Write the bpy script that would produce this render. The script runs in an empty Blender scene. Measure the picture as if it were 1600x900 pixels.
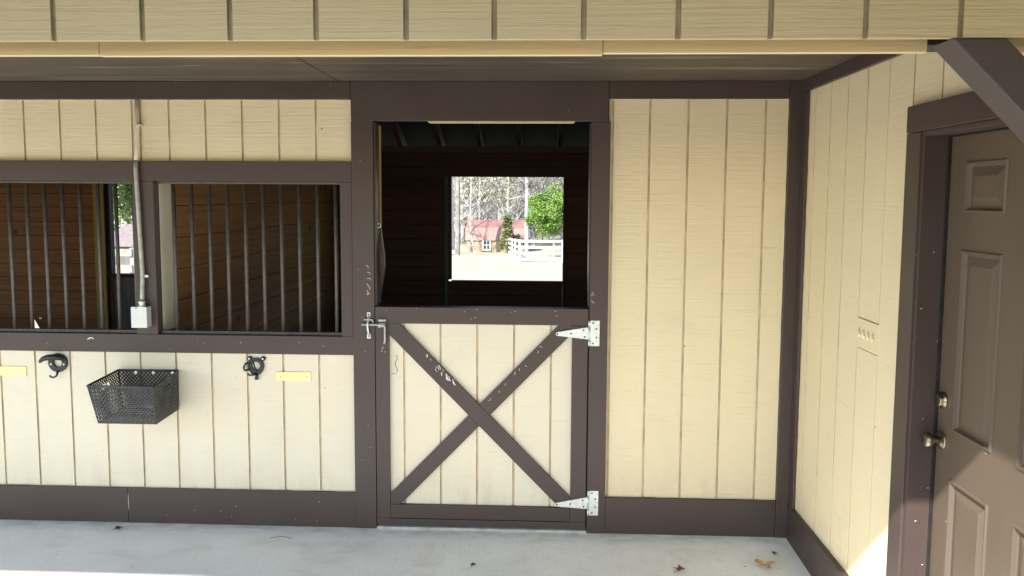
import bpy, bmesh, math, random
from mathutils import Vector, Matrix, noise
random.seed(7)
R = random.random
U = random.uniform
# ------------------------------------------------------------------ camera, sky, sun, exposure
sc = bpy.context.scene
cd = bpy.data.cameras.new('camera'); cam = bpy.data.objects.new('camera', cd)
sc.collection.objects.link(cam); sc.camera = cam
cd.sensor_width = 36.0; cd.lens = 1176.38 * 36.0 / 1600.0
cd.shift_y = -46.8 / 1600.0
cd.clip_start = 0.05; cd.clip_end = 2000
ax = Vector((0.99918563, 0.04001522, 0.00518246)); ay = Vector((-0.00844252, 0.08173653, 0.99661821)); az = -Vector((-0.0394563, 0.99585035, -0.0820078))
cam.matrix_world = Matrix(((ax.x, ay.x, az.x, 0), (ax.y, ay.y, az.y, -4.079), (ax.z, ay.z, az.z, 1.8656), (0, 0, 0, 1)))
SX, K = 0.60, 1.02
sun_from = Vector((-SX, -1, K)).normalized()
w = bpy.data.worlds.new("World"); sc.world = w; w.use_nodes = True
nt = w.node_tree; bgn = nt.nodes['Background']; sky = nt.nodes.new('ShaderNodeTexSky')
sky.sky_type = 'NISHITA'; sky.sun_disc = False
sky.sun_elevation = math.asin(sun_from.z); sky.sun_rotation = math.atan2(sun_from.x, sun_from.y)
sky.dust_density = 0.6; sky.air_density = 1.2; sky.ozone_density = 1.5
nt.links.new(sky.outputs[0], bgn.inputs[0]); bgn.inputs[1].default_value = 0.15
sl = bpy.data.lights.new('sun', 'SUN'); sl.energy = 4.4; sl.angle = math.radians(0.6); sl.color = (1.0, 0.95, 0.86)
so = bpy.data.objects.new('sun', sl); sc.collection.objects.link(so)
so.rotation_euler = sun_from.to_track_quat('Z', 'Y').to_euler()
vs = sc.view_settings; vs.view_transform = 'Standard'; vs.look = 'None'; vs.gamma = 1; vs.use_curve_mapping = False
vs.exposure = 1.5
sc.cycles.use_denoising = True
sc.cycles.max_bounces = 12; sc.cycles.diffuse_bounces = 8; sc.cycles.sample_clamp_indirect = 8
C = sc.collection

# ------------------------------------------------------------------ materials
class NB:
    def __init__(s, name):
        s.m = bpy.data.materials.new(name); s.m.use_nodes = True
        s.t = s.m.node_tree; s.b = s.t.nodes['Principled BSDF']
        s.co = s.n('ShaderNodeTexCoord').outputs['Object']
    def n(s, typ, **kw):
        x = s.t.nodes.new(typ)
        for k, v in kw.items(): setattr(x, k, v)
        return x
    def l(s, a, b): s.t.links.new(a, b)
    def mapping(s, scale, rot=(0, 0, 0), src=None):
        x = s.n('ShaderNodeMapping'); x.inputs['Scale'].default_value = scale; x.inputs['Rotation'].default_value = rot
        s.l(src or s.co, x.inputs[0]); return x.outputs[0]
    def noise(s, v, scale, detail=3, rough=.55, dist=0):
        x = s.n('ShaderNodeTexNoise'); x.inputs['Scale'].default_value = scale; x.inputs['Detail'].default_value = detail
        x.inputs['Roughness'].default_value = rough; x.inputs['Distortion'].default_value = dist
        s.l(v, x.inputs['Vector']); return x.outputs['Fac']
    def vor(s, v, scale, feature='F1'):
        x = s.n('ShaderNodeTexVoronoi'); x.inputs['Scale'].default_value = scale; x.feature = feature
        s.l(v, x.inputs['Vector']); return x.outputs['Distance']
    def ramp(s, f, a, b, va=0., vb=1.):
        x = s.n('ShaderNodeMapRange'); x.inputs[1].default_value = a; x.inputs[2].default_value = b
        x.inputs[3].default_value = va; x.inputs[4].default_value = vb; s.l(f, x.inputs[0]); return x.outputs[0]
    def mul(s, a, b, op='MULTIPLY'):
        x = s.n('ShaderNodeMath', operation=op)
        for i, q in enumerate((a, b)):
            if isinstance(q, (int, float)): x.inputs[i].default_value = q
            else: s.l(q, x.inputs[i])
        return x.outputs[0]
    def mix(s, f, a, b, mode='MIX'):
        x = s.n('ShaderNodeMix', data_type='RGBA', blend_type=mode)
        for k, q in ((0, f), (6, a), (7, b)):
            if isinstance(q, (int, float)): x.inputs[k].default_value = q
            elif isinstance(q, tuple): x.inputs[k].default_value = (*q, 1)
            else: s.l(q, x.inputs[k])
        return x.outputs[2]
    def bump(s, h, strength, dist, prev=None):
        x = s.n('ShaderNodeBump'); x.inputs['Strength'].default_value = strength; x.inputs['Distance'].default_value = dist
        s.l(h, x.inputs['Height'])
        if prev is not None: s.l(prev, x.inputs['Normal'])
        return x.outputs[0]
    def fin(s, col, rough=.6, nrm=None, metal=0, spec=.5):
        if isinstance(col, tuple): s.b.inputs['Base Color'].default_value = (*col, 1)
        else: s.l(col, s.b.inputs['Base Color'])
        if isinstance(rough, (int, float)): s.b.inputs['Roughness'].default_value = rough
        else: s.l(rough, s.b.inputs['Roughness'])
        s.b.inputs['Metallic'].default_value = metal; s.b.inputs['Specular IOR Level'].default_value = spec
        if nrm is not None: s.l(nrm, s.b.inputs['Normal'])
        return s.m

def siding_mat(name, wear, tilt=0.0, col=(.70, .61, .385), fine=95):
    s = NB(name)
    v = s.mapping((2.2, 2.2, fine), (tilt, 0, 0))
    saw = s.noise(v, 1.0, 4, .6)
    v2 = s.mapping((7, 7, fine * 2.2), (tilt, 0, 0)); saw2 = s.noise(v2, 1.0, 3, .7)
    big = s.noise(s.mapping((2.5, 2.5, 1.2)), 1.0, 4, .6)
    patch = s.noise(s.mapping((6, 6, 4)), 1.0, 3, .6)
    streak = s.mul(s.ramp(saw, .60, .72), s.ramp(patch, .42, .62))
    c = s.mix(s.ramp(big, .3, .75, 0, .35 + wear * .3), col, tuple(k * .84 for k in col))
    c = s.mix(s.mul(streak, .22 + wear * .55), c, (.27, .20, .13))
    c = s.mix(s.mul(s.ramp(saw2, .58, .72), .10 + .30 * wear), c, (.33, .26, .16))
    sp = s.ramp(s.vor(s.mapping((5.3, 5.3, 5.3)), 1.0), .022, .034, 1, 0)
    sp2 = s.ramp(s.vor(s.mapping((23, 23, 17)), 1.0), .035, .07, .6, 0)
    gate = s.ramp(s.noise(s.mapping((3, 3, 3)), 1.0, 2), .55, .6)
    c = s.mix(s.mul(sp, .75), c, (.12, .08, .05)); c = s.mix(s.mul(sp2, gate), c, (.22, .16, .10))
    sz = s.n('ShaderNodeSeparateXYZ'); s.l(s.co, sz.inputs[0])   # splashed dirt just above the base boards
    dirt = s.mul(s.ramp(sz.outputs[2], .17, .42, 1, 0), s.ramp(s.noise(s.mapping((9, 9, 3.5)), 1.0, 5, .7), .46, .68))
    c = s.mix(s.mul(dirt, .3), c, (.40, .33, .22))
    smear = s.ramp(s.noise(s.mapping((1.7, 1.7, 2.3)), 1.0, 5, .7, .5), .60, .70); c = s.mix(s.mul(smear, .16), c, (.42, .35, .24))
    h = s.mul(s.mul(saw, 1.0), s.mul(saw2, .5), 'ADD')
    n1 = s.bump(h, .35 + .5 * wear, .004)
    dent = s.noise(s.mapping((9, 9, 14)), 1.0, 3); n1 = s.bump(dent, .10, .006, n1)
    return s.fin(c, .62, n1, spec=.35)
M_side = siding_mat('cream_rough_sawn_paint', .42, 0, (.70, .60, .41))
M_side_low = siding_mat('cream_paint_lower_lit', .12, 0, (.675, .615, .49))  # paler, bluer cream: the brighter light low on the wall is in the colour
M_side_worn_shade = siding_mat('cream_paint_worn_shaded', .9, 0, (.43, .352, .215), 110)  # streaks are wear; the darker base puts the header's shade into the colour
M_side_wing = siding_mat('cream_paint_wing', .15, .0, (.71, .61, .415), 120)

def brown_mat(name, col=(.058, .0415, .038), rough=.42, along='x'):
    s = NB(name)
    a = (2, 60, 60) if along == 'x' else (60, 60, 2) if along == 'z' else (60, 2, 60)
    g = s.noise(s.mapping(a), 1.0, 4, .6); b = s.noise(s.mapping((3, 3, 3)), 1.0, 4)
    c = s.mix(s.ramp(b, .3, .7, 0, .5), col, tuple(k * 1.22 for k in col))
    c = s.mix(s.ramp(g, .55, .75, 0, .3), c, tuple(k * .75 for k in col))
    sp = s.ramp(s.vor(s.mapping((6.1, 6.1, 6.1)), 1.0), .016, .026, 1, 0)
    sp2 = s.ramp(s.vor(s.mapping((31, 31, 31)), 1.0), .04, .07, 1, 0)
    gate = s.ramp(s.noise(s.mapping((2.1, 2.1, 2.1)), 1.0, 2), .58, .64)
    c = s.mix(s.mul(sp, .5), c, (.38, .34, .32)); c = s.mix(s.mul(s.mul(sp2, gate), .4), c, (.26, .23, .22))
    n1 = s.bump(g, .18, .002); n1 = s.bump(b, .25, .004, n1)
    return s.fin(c, s.ramp(b, .3, .7, rough - .07, rough + .12), n1, spec=.32)
M_strip = siding_mat('cream_strip_paint', .15, 0, (.60, .49, .30), 40)
M_br = brown_mat('brown_trim_paint'); M_brz = brown_mat('brown_post_paint', along='z'); M_bry = brown_mat('brown_side_trim', along='y')
M_door = brown_mat('brown_door_paint', (.094, .070, .052), .36, 'z')

def ceil_mat():
    s = NB('brown_ceiling_stain'); g = s.noise(s.mapping((.8, 45, 1)), 1.0, 5, .65); l = s.mul(s.mul(s.noise(s.mapping((.22, 7, 1)), 1.0, 2), .5, 'SUBTRACT'), 0, 'ADD'); l = s.mul(l, 0, 'ABSOLUTE')
    b = s.noise(s.mapping((2, 2, 2)), 1.0, 4)
    c = s.mix(s.ramp(b, .3, .7), (.062, .050, .036), (.085, .070, .052))
    c = s.mix(s.ramp(g, .46, .66, 0, .75), c, (.022, .018, .013)); c = s.mix(s.ramp(l, .0, .014, .75, 0), c, (.24, .21, .17))
    return s.fin(c, .6, s.bump(g, .4, .003))
M_ceil = ceil_mat()

def wood_mat(name, ca, cb, pitch=.145, along='x', rough=.75, off=0.0):
    s = NB(name)
    sep = s.n('ShaderNodeSeparateXYZ'); s.l(s.co, sep.inputs[0])
    row = s.n('ShaderNodeMath', operation='FLOOR'); s.l(s.mul(s.mul(sep.outputs[2], off, 'SUBTRACT'), pitch, 'DIVIDE'), row.inputs[0])
    wn = s.n('ShaderNodeTexWhiteNoise', noise_dimensions='1D'); s.l(row.outputs[0], wn.inputs['W'])
    a = (1.3, 30, 40) if along == 'x' else (30, 1.3, 40) if along == 'y' else (35, 35, 1.3)
    mp = s.n('ShaderNodeMapping'); mp.inputs['Scale'].default_value = a; s.l(s.co, mp.inputs[0])
    off2 = s.n('ShaderNodeVectorMath', operation='ADD'); cb3 = s.n('ShaderNodeCombineXYZ')
    s.l(s.mul(wn.outputs[0], 37.0), cb3.inputs[0]); s.l(s.mul(wn.outputs[0], 91.0), cb3.inputs[1])
    s.l(mp.outputs[0], off2.inputs[0]); s.l(cb3.outputs[0], off2.inputs[1])
    g = s.noise(off2.outputs[0], 1.0, 5, .6, .8)
    c = s.mix(s.ramp(g, .35, .68), ca, cb)
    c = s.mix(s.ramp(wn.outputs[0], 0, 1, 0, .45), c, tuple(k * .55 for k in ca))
    kn = s.ramp(s.vor(s.mapping((2.6, 2.6, 3.4)), 1.0), .05, .11, 1, 0)
    c = s.mix(s.mul(kn, .8), c, (.03, .015, .008))
    return s.fin(c, rough, s.bump(g, .3, .003), spec=.25)
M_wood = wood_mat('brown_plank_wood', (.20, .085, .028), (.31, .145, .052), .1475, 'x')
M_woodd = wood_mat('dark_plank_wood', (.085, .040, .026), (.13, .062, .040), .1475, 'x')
M_woody = wood_mat('partition_plank_wood', (.28, .13, .040), (.43, .22, .08), .185, 'y')
M_raft = wood_mat('rafter_wood', (.10, .062, .038), (.15, .09, .055), 5.0, 'y')
M_grey = wood_mat('grey_weathered_board', (.10, .095, .09), (.2, .19, .18), 5.0, 'z')
M_yel = wood_mat('yellow_pine_post', (.38, .25, .07), (.5, .36, .12), 5.0, 'z')

def plain(name, col, rough=.5, metal=0, var=.25, bs=0.1, sc_=20, spec=.5):
    s = NB(name); n_ = s.noise(s.mapping((sc_,) * 3), 1.0, 4)
    c = s.mix(s.ramp(n_, .3, .7), tuple(k * (1 - var) for k in col), tuple(min(1, k * (1 + var)) for k in col))
    return s.fin(c, rough, s.bump(n_, bs, .002), metal, spec)
M_sheath = plain('dark_green_sheathing', (.014, .014, .012), .9, spec=.2)
M_jambc = plain('cream_smooth_paint', (.72, .66, .5), .5, var=.08, sc_=6)
M_steel = plain('grey_steel_bar', (.085, .074, .068), .5, .4, .25, sc_=30)
M_galv = plain('galvanised_steel', (.62, .66, .66), .42, .55, .18, sc_=60)
M_pipe = plain('galvanised_pipe', (.36, .37, .35), .5, .5, .2, sc_=40)
M_boxm = plain('grey_box_paint', (.6, .62, .62), .45, .1, .06, sc_=20)
M_black = plain('black_metal', (.016, .018, .022), .42, .2, .3, sc_=50)
M_bask = plain('black_basket_plastic', (.030, .033, .038), .34, 0, .2, sc_=40)
M_brass = plain('brushed_brass', (.80, .67, .36), .24, 1, .05, sc_=5)
M_nickel = plain('worn_nickel', (.27, .235, .17), .3, 1, .3, sc_=60)
M_hole = plain('dark_screw', (.02, .018, .017), .7, spec=.2)
M_chip = plain('bare_chip', (.75, .72, .72), .6, var=.1)
M_groove = plain('shaded_groove_paint', (.54, .45, .30), .8, var=.25, sc_=8)  # shade inside the siding grooves, painted as a darker cream
M_cut = plain('dark_seam', (.16, .12, .08), .8)
M_metalroof = None

def conc():
    s = NB('broomed_concrete')
    br = s.noise(s.mapping((60, 4, 1), (0, 0, math.radians(-62))), 1.0, 4, .6)
    br2 = s.noise(s.mapping((150, 3, 1), (0, 0, math.radians(8))), 1.0, 3, .6)
    big = s.noise(s.mapping((1.4, 2.2, 1)), 1.0, 5, .6); fine = s.noise(s.mapping((70,) * 3), 1.0, 3, .7)
    st = s.noise(s.mapping((3.2, 6.0, 1), (0, 0, .3)), 1.0, 4, .6, .6)
    c = s.mix(s.ramp(big, .35, .65), (.76, .78, .77), (.88, .895, .88))
    c = s.mix(s.ramp(br, .5, .72, 0, .35), c, (.82, .84, .83)); c = s.mix(s.ramp(br2, .55, .75, 0, .25), c, (.50, .52, .51))
    c = s.mix(s.ramp(fine, .55, .8, 0, .4), c, (.42, .42, .40))
    c = s.mix(s.ramp(st, .54, .72, 0, .42), c, (.60, .54, .44))
    sp = s.ramp(s.vor(s.mapping((19,) * 3), 1.0), .03, .06, 1, 0)
    c = s.mix(s.mul(sp, .75), c, (.1, .09, .08))
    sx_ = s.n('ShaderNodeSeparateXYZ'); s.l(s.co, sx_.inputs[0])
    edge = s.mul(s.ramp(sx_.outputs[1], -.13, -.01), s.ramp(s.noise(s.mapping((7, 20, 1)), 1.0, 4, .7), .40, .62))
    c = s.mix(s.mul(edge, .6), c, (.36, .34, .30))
    blot = s.ramp(s.noise(s.mapping((9, 13, 1)), 1.0, 5, .75), .56, .70)
    c = s.mix(s.mul(blot, .2), c, (.50, .50, .48))
    pit = s.ramp(s.vor(s.mapping((4.1, 6.3, 1)), 1.0), .02, .05, 1, 0); c = s.mix(s.mul(pit, .6), c, (.16, .14, .12))
    n1 = s.bump(br, .35, .002); n1 = s.bump(fine, .3, .001, n1)
    return s.fin(c, .8, n1, spec=.3)
M_conc = conc()
def grass_ground(name, a, b, c_, sc_=1.0):
    s = NB(name); x = s.noise(s.mapping((.12 * sc_,) * 3), 1.0, 5); y = s.noise(s.mapping((1.5 * sc_,) * 3), 1.0, 5, .7); z = s.noise(s.mapping((20 * sc_,) * 3), 1.0, 3)
    c = s.mix(s.ramp(x, .35, .65), a, b); c = s.mix(s.ramp(y, .45, .65), c, c_); c = s.mix(s.ramp(z, .4, .7, 0, .3), c, tuple(k * .5 for k in a))
    return s.fin(c, .9, s.bump(z, .5, .02), spec=.2)
M_field = grass_ground('dry_pasture_grass', (.36, .33, .25), (.33, .32, .20), (.42, .38, .30))
M_drive = grass_ground('brown_gravel', (.25, .21, .14), (.28, .24, .17), (.22, .18, .12), 3)
M_dirt = grass_ground('stall_dirt', (.10, .075, .055), (.13, .10, .07), (.08, .06, .04), 4)
M_bark = plain('pale_bark', (.40, .38, .36), .85, var=.4, bs=.5, sc_=3)
M_barkd = plain('grey_bark', (.20, .19, .185), .85, var=.4, bs=.5, sc_=3)
M_leaf = plain('bright_cedar_leaves', (.12, .215, .028), .6, var=.55, sc_=2)
M_leaf2 = plain('dull_evergreen_leaves', (.10, .13, .035), .6, var=.5, sc_=2)
M_bud = plain('spring_bud_leaves', (.42, .44, .20), .7, var=.3, sc_=2)
M_leaf3 = plain('broadleaf_leaves', (.12, .19, .04), .6, var=.5, sc_=2)
M_white = plain('white_fence_paint', (.78, .78, .76), .6, var=.06)
M_gfence = plain('old_fence_boards', (.27, .26, .24), .8, var=.25, sc_=6)
M_rroof = plain('faded_red_roof', (.25, .125, .11), .5, var=.12, sc_=2)
M_proof = plain('grey_pink_shingles', (.20, .16, .155), .8, var=.25, sc_=5)
M_tan = plain('tan_shed_wall', (.30, .22, .15), .8, var=.2, sc_=3)
M_glass = plain('shed_window_glass', (.05, .06, .07), .15, var=.1)
M_leafr = plain('reddish_dry_leaf', (.22, .075, .045), .7, var=.4, sc_=60)
M_leaft = plain('tan_dry_leaf', (.50, .34, .17), .7, var=.35, sc_=50)
M_twig = plain('dark_twig', (.05, .04, .035), .8)

# ------------------------------------------------------------------ mesh helpers
class MB:
    def __init__(s): s.v = []; s.f = []
    def add(s, vs_, fs): o = len(s.v); s.v += [tuple(p) for p in vs_]; s.f += [tuple(i + o for i in q) for q in fs]; return s
    def box(s, x0, x1, y0, y1, z0, z1):
        return s.add([(x0, y0, z0), (x1, y0, z0), (x1, y1, z0), (x0, y1, z0), (x0, y0, z1), (x1, y0, z1), (x1, y1, z1), (x0, y1, z1)],
                     [(0, 3, 2, 1), (4, 5, 6, 7), (0, 1, 5, 4), (1, 2, 6, 5), (2, 3, 7, 6), (3, 0, 4, 7)])
    def prism(s, poly, P, d0, d1):
        """poly: list of (u,v); P(u,v,d) -> xyz; d0 is the outer face"""
        n = len(poly); a = [P(u, v, d0) for u, v in poly] + [P(u, v, d1) for u, v in poly]
        return s.add(a, [tuple(range(n)), tuple(range(2 * n - 1, n - 1, -1))] + [(i, i + n, (i + 1) % n + n, (i + 1) % n) for i in range(n)])
    def tube(s, pts, rad, n=8, cap=True):
        pts = [Vector(p) for p in pts]; rs = rad if isinstance(rad, (list, tuple)) else [rad] * len(pts)
        base = len(s.v); up = None
        for i, p in enumerate(pts):
            t = (pts[min(i + 1, len(pts) - 1)] - pts[max(i - 1, 0)]).normalized()
            if up is None: up = t.orthogonal().normalized()
            up = (up - t * up.dot(t)); up = up.normalized() if up.length > 1e-6 else t.orthogonal().normalized()
            sd = t.cross(up)
            for k in range(n):
                a = 2 * math.pi * k / n; s.v.append(tuple(p + (up * math.cos(a) + sd * math.sin(a)) * rs[i]))
        for i in range(len(pts) - 1):
            for k in range(n):
                a = base + i * n + k; b = base + i * n + (k + 1) % n; s.f.append((a, b, b + n, a + n))
        if cap:
            s.f.append(tuple(base + k for k in range(n - 1, -1, -1))); s.f.append(tuple(base + (len(pts) - 1) * n + k for k in range(n)))
        return s
    def lathe(s, o, axis, prof, n=20):
        """prof: list of (dist along axis, radius)"""
        o = Vector(o); axis = Vector(axis).normalized(); u = axis.orthogonal().normalized(); v = axis.cross(u); b = len(s.v)
        for d, r in prof:
            for k in range(n):
                a = 2 * math.pi * k / n; s.v.append(tuple(o + axis * d + (u * math.cos(a) + v * math.sin(a)) * r))
        for i in range(len(prof) - 1):
            for k in range(n):
                a = b + i * n + k; c = b + i * n + (k + 1) % n; s.f.append((a, c, c + n, a + n))
        s.f.append(tuple(b + k for k in range(n - 1, -1, -1))); s.f.append(tuple(b + (len(prof) - 1) * n + k for k in range(n)))
        return s
    def build(s, name, mat, parent=None, bevel=0, smooth=False, label=None):
        me = bpy.data.meshes.new(name); me.from_pydata(s.v, [], s.f); me.update()
        bm = bmesh.new(); bm.from_mesh(me); bmesh.ops.recalc_face_normals(bm, faces=bm.faces); bm.to_mesh(me); bm.free()
        me.materials.append(mat)
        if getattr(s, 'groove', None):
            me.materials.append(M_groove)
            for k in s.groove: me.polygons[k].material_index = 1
        if smooth:
            for p in me.polygons: p.use_smooth = True
        o = bpy.data.objects.new(name, me); C.objects.link(o)
        if parent: o.parent = parent; o.matrix_parent_inverse = Matrix.Translation(-parent.location) if parent.type == 'EMPTY' else Matrix()
        if bevel:
            b = o.modifiers.new('bevel', 'BEVEL'); b.width = bevel; b.segments = 2; b.limit_method = 'ANGLE'; b.harden_normals = False
        if label: o['label'] = label
        return o
def thing(name, label, cat, loc=(0, 0, 0), group=None, kind=None):
    o = bpy.data.objects.new(name, None); C.objects.link(o); o.location = loc; o.empty_display_size = .1
    o['label'] = label; o['category'] = cat
    if group: o['group'] = group
    if kind: o['kind'] = kind
    return o
def tag(o, label, cat, group=None, kind=None):
    o['label'] = label; o['category'] = cat
    if group: o['group'] = group
    if kind: o['kind'] = kind
    return o
def board(x0, x1, y0, y1, z0, z1, name, mat, parent, bevel=.003, label=None):
    return MB().box(x0, x1, y0, y1, z0, z1).build(name, mat, parent, bevel, label=label)
FX = lambda u, v, d: (u, d, v)          # front wall: u = X, v = Z, d = Y
WX = lambda u, v, d: (d, u, v)          # wing wall:  u = Y, v = Z, d = X

def siding(P, u0, u1, v0, v1, d, sgn, grooves, gw=.0095, gd=.009, th=.014, mb=None):
    """a grooved plywood sheet; d outer face, sgn = direction into the wall"""
    mb = mb or MB(); prof = [(u0, d)]
    for g in sorted(grooves):
        if u0 + gw < g < u1 - gw:
            prof += [(g - gw / 2 - .0012, d), (g - gw / 2, d + sgn * gd), (g + gw / 2, d + sgn * gd), (g + gw / 2 + .0012, d)]
    prof.append((u1, d)); n = len(prof); mb.groove = getattr(mb, 'groove', set())
    lo = [P(u, v0, q) for u, q in prof]; hi = [P(u, v1, q) for u, q in prof]
    bl = [P(u, v0, d + sgn * th) for u, q in prof]; bh = [P(u, v1, d + sgn * th) for u, q in prof]
    f = []
    for i in range(n - 1):
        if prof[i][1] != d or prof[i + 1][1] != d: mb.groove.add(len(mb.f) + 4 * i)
        f += [(i, i + 1, n + i + 1, n + i), (2 * n + i, 3 * n + i, 3 * n + i + 1, 2 * n + i + 1), (i, 2 * n + i, 2 * n + i + 1, i + 1), (n + i, n + i + 1, 3 * n + i + 1, 3 * n + i)]
    f += [(0, n, 3 * n, 2 * n), (n - 1, 3 * n - 1, 4 * n - 1, 2 * n - 1)]
    return mb.add(lo + hi + bl + bh, f)
def scratch(mb, P, u, v, d, L, ang, r=.0013, bend=.3):
    pts = []
    for k in range(5):
        t = (k / 4 - .5) * L; q = bend * L * (1 - (2 * k / 4 - 1) ** 2)
        pts.append(P(u + t * math.cos(ang) - q * math.sin(ang), v + t * math.sin(ang) + q * math.cos(ang), d))
    mb.tube(pts, [r * .4, r, r * 1.2, r, r * .3], 5)

def etch(o, mb, mat):
    me = o.data; me.materials.append(mat); k = len(me.materials) - 1
    t = bpy.data.meshes.new('t'); t.from_pydata(mb.v, [], mb.f)
    bm = bmesh.new(); bm.from_mesh(me); n0 = len(bm.faces); bm.from_mesh(t); bm.faces.ensure_lookup_table()
    for f in bm.faces[n0:]: f.material_index = k
    bmesh.ops.recalc_face_normals(bm, faces=bm.faces[n0:]); bm.to_mesh(me); bm.free(); bpy.data.meshes.remove(t)
# ------------------------------------------------------------------ ground, drive, porch slab
def gz(y): return -.12 if y < 4 else max(-.12 - .0514 * (y - 4), -3.2)
g = MB(); ys = [-300, -60, -20, -3.6, 0, 4, 20, 40, 63.9, 90, 140, 600]; xs = [-500, -60, -20, -5, 5, 20, 60, 500]
for y in ys:
    for x in xs: g.v.append((x, y, gz(y)))
for j in range(len(ys) - 1):
    for i in range(len(xs) - 1):
        a = j * len(xs) + i; g.f.append((a, a + 1, a + 1 + len(xs), a + len(xs)))
tag(g.build('ground', M_field), 'pale sunlit pasture sloping gently away behind the stable', 'ground', kind='structure')
tag(MB().box(-14, 9, -16, -3.3, -.2, -.108).build('driveway', M_drive), 'brownish gravel drive in front of the porch', 'driveway', kind='structure')
fs = .03
p = MB().add([(-9, .06, .0), (1.36, .06, .0), (1.36, -3.3, -3.36 * fs), (-9, -3.3, -3.36 * fs), (-9, .06, -.3), (1.36, .06, -.3), (1.36, -3.3, -.3), (-9, -3.3, -.3)],
             [(0, 1, 2, 3), (4, 7, 6, 5), (0, 4, 5, 1), (1, 5, 6, 2), (2, 6, 7, 3), (3, 7, 4, 0)])
tag(p.build('porch_floor', M_conc), 'pale broomed concrete porch floor with sunlit front edge', 'floor', kind='structure')
tag(MB().box(-9, 1.4, .12, 3.7, -.2, -.05).build('stall_floor', M_dirt), 'dark dirt floor inside the stalls', 'floor', kind='structure')

# ------------------------------------------------------------------ front wall of the stable
fw = thing('stable_wall', 'cream grooved stable wall with brown trim boards facing the porch', 'wall', (-1.5, 0, 0), kind='thing')
T0, T1 = -.012, .012        # trim boards; siding face at +.008
SD = .010
gl = [-2.8596 + .2032 * k for k in range(-8, 10)]
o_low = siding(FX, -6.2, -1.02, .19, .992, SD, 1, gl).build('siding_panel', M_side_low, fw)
gu = [-2.0443 + .2032 * k for k in range(0, 6)] + [-2.8598 + .2032 * k for k in range(-8, 4)] + [-2.206]
o_up = siding(FX, -6.2, -1.03, 2.037, 2.39, SD, 1, gu).build('siding_panel', M_side, fw)
gr = [.571 + .2032 * k for k in range(-1, 4)]
o_rt = siding(FX, .355, 1.30, .195, 2.39, SD, 1, [x for x in gr if x > .38] + [.3735]).build('siding_panel', M_side, fw)
board(-6.2, -1.0355, T0, .03, 2.380, 2.476, 'head_beam', M_br, fw)
board(-1.034, .3495, T0 - .004, .04, 2.2665, 2.476, 'head_beam', M_br, fw)
board(.351, 1.296, T0, .03, 2.383, 2.476, 'head_beam', M_br, fw)
board(-6.2, -1.0355, T0, .05, 1.938, 2.047, 'rail_board', M_br, fw)
o_rail = board(-6.2, -1.0285, T0, .05, .984, 1.086, 'rail_board', M_br, fw)
board(-2.254, -2.134, T0 + .002, .05, 1.0865, 1.9375, 'mullion_post', M_brz, fw)
board(-1.100, -1.036, T0 + .001, .05, 1.0865, 1.9375, 'mullion_post', M_brz, fw)
board(-6.2, -3.39, T0 + .002, .05, 1.0865, 1.9375, 'mullion_post', M_brz, fw)
o_dpl = board(-1.0345, -.916, T0 - .003, .09, -.002, 2.265, 'door_post', M_brz, fw)
o_dpr = board(.262, .361, T0 - .003, .09, -.004, 2.265, 'door_post', M_brz, fw)
o_base = board(-2.34, -1.036, T0 + .001, .03, -.002, .2005, 'base_board', M_br, fw)
board(-6.2, -2.342, T0, .03, -.002, .2005, 'base_board', M_br, fw)
board(.362, 1.296, T0, .03, -.004, .203, 'base_board', M_br, fw)
board(1.297, 1.373, T0 - .004, .03, -.006, 2.4755, 'corner_board', M_brz, fw)
# soffit strip, jambs of the door opening, inner side of the window posts
board(-.62, .17, .0, .085, 2.2610, 2.2655, 'door_head_lining', M_strip, fw, .001)
board(-.915, -.905, .0, .12, 1.26, 2.258, 'door_jamb', M_brz, fw, .001)
board(-.9045, -.900, .088, .124, 1.70, 2.25, 'door_jamb', M_yel, fw, .001)
wv = MB(); pr = []
for k in range(15):
    z = 1.26 + k * .07; pr.append((-.904 + .022 * math.exp(-((z - 1.48) / .13) ** 2) + .004 * math.sin(z * 9), z))
wv.prism([(-.915, 1.26)] + pr + [(-.915, pr[-1][1])], lambda u, v, d: (u, d, v), .09, .12); wv.build('door_jamb', M_brz, fw)
board(.254, .2615, .0, .10, 1.27, 2.258, 'door_jamb', M_brz, fw, .001)
board(-2.150, -2.134, .051, .19, 1.09, 1.94, 'post_lining', M_jambc, fw, .002)
board(-2.20, -2.151, .051, .19, .0, 2.3, 'post_lining', M_wood, fw, .002)
# scratches on the left door post and the right one
s = MB()
for px_, pz_, an in [(-.955, 1.475, -1.0), (-.946, 1.44, -.6), (-.944, 1.405, -.4), (-.955, 1.375, -.9), (-.948, 1.36, -1.2), (-.957, 1.335, -1.4), (-.944, 1.325, .6)]:
    scratch(s, FX, px_, pz_, T0 - .0035, U(.018, .034), an)
s2 = MB()
for pz_ in (1.345, 1.30, 1.29, 1.33): scratch(s2, FX, .272 + U(0, .01), pz_, T0 - .0035, U(.01, .02), U(-1, 1))
for _ in range(7): scratch(s, FX, U(-1.02, -.93), U(.1, 2.1), T0 - .0035, U(.004, .009), U(-1, 1), .001)
etch(o_dpl, s, M_chip); etch(o_dpr, s2, M_chip)
s = MB(); s2 = MB()
scratch(s, FX, -2.3425 + .004, .12, T0 - .0005, .10, math.pi / 2, .0015, .0)
scratch(s2, FX, -2.525, 1.058, T0 - .0005, .03, .4, .003, .1); scratch(s2, FX, -2.51, 1.06, T0 - .0005, .02, -.5, .003, .1)
for _ in range(7): scratch(s2, FX, U(-3.0, -1.1), U(1.0, 1.07), T0 - .0005, U(.004, .008), U(-1, 1), .001)
for _ in range(8): scratch(s, FX, U(-2.3, -1.1), U(.02, .17), T0 - .0005, U(.004, .008), U(-1, 1), .001)
etch(o_base, s, M_chip); etch(o_rail, s2, M_chip)
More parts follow.
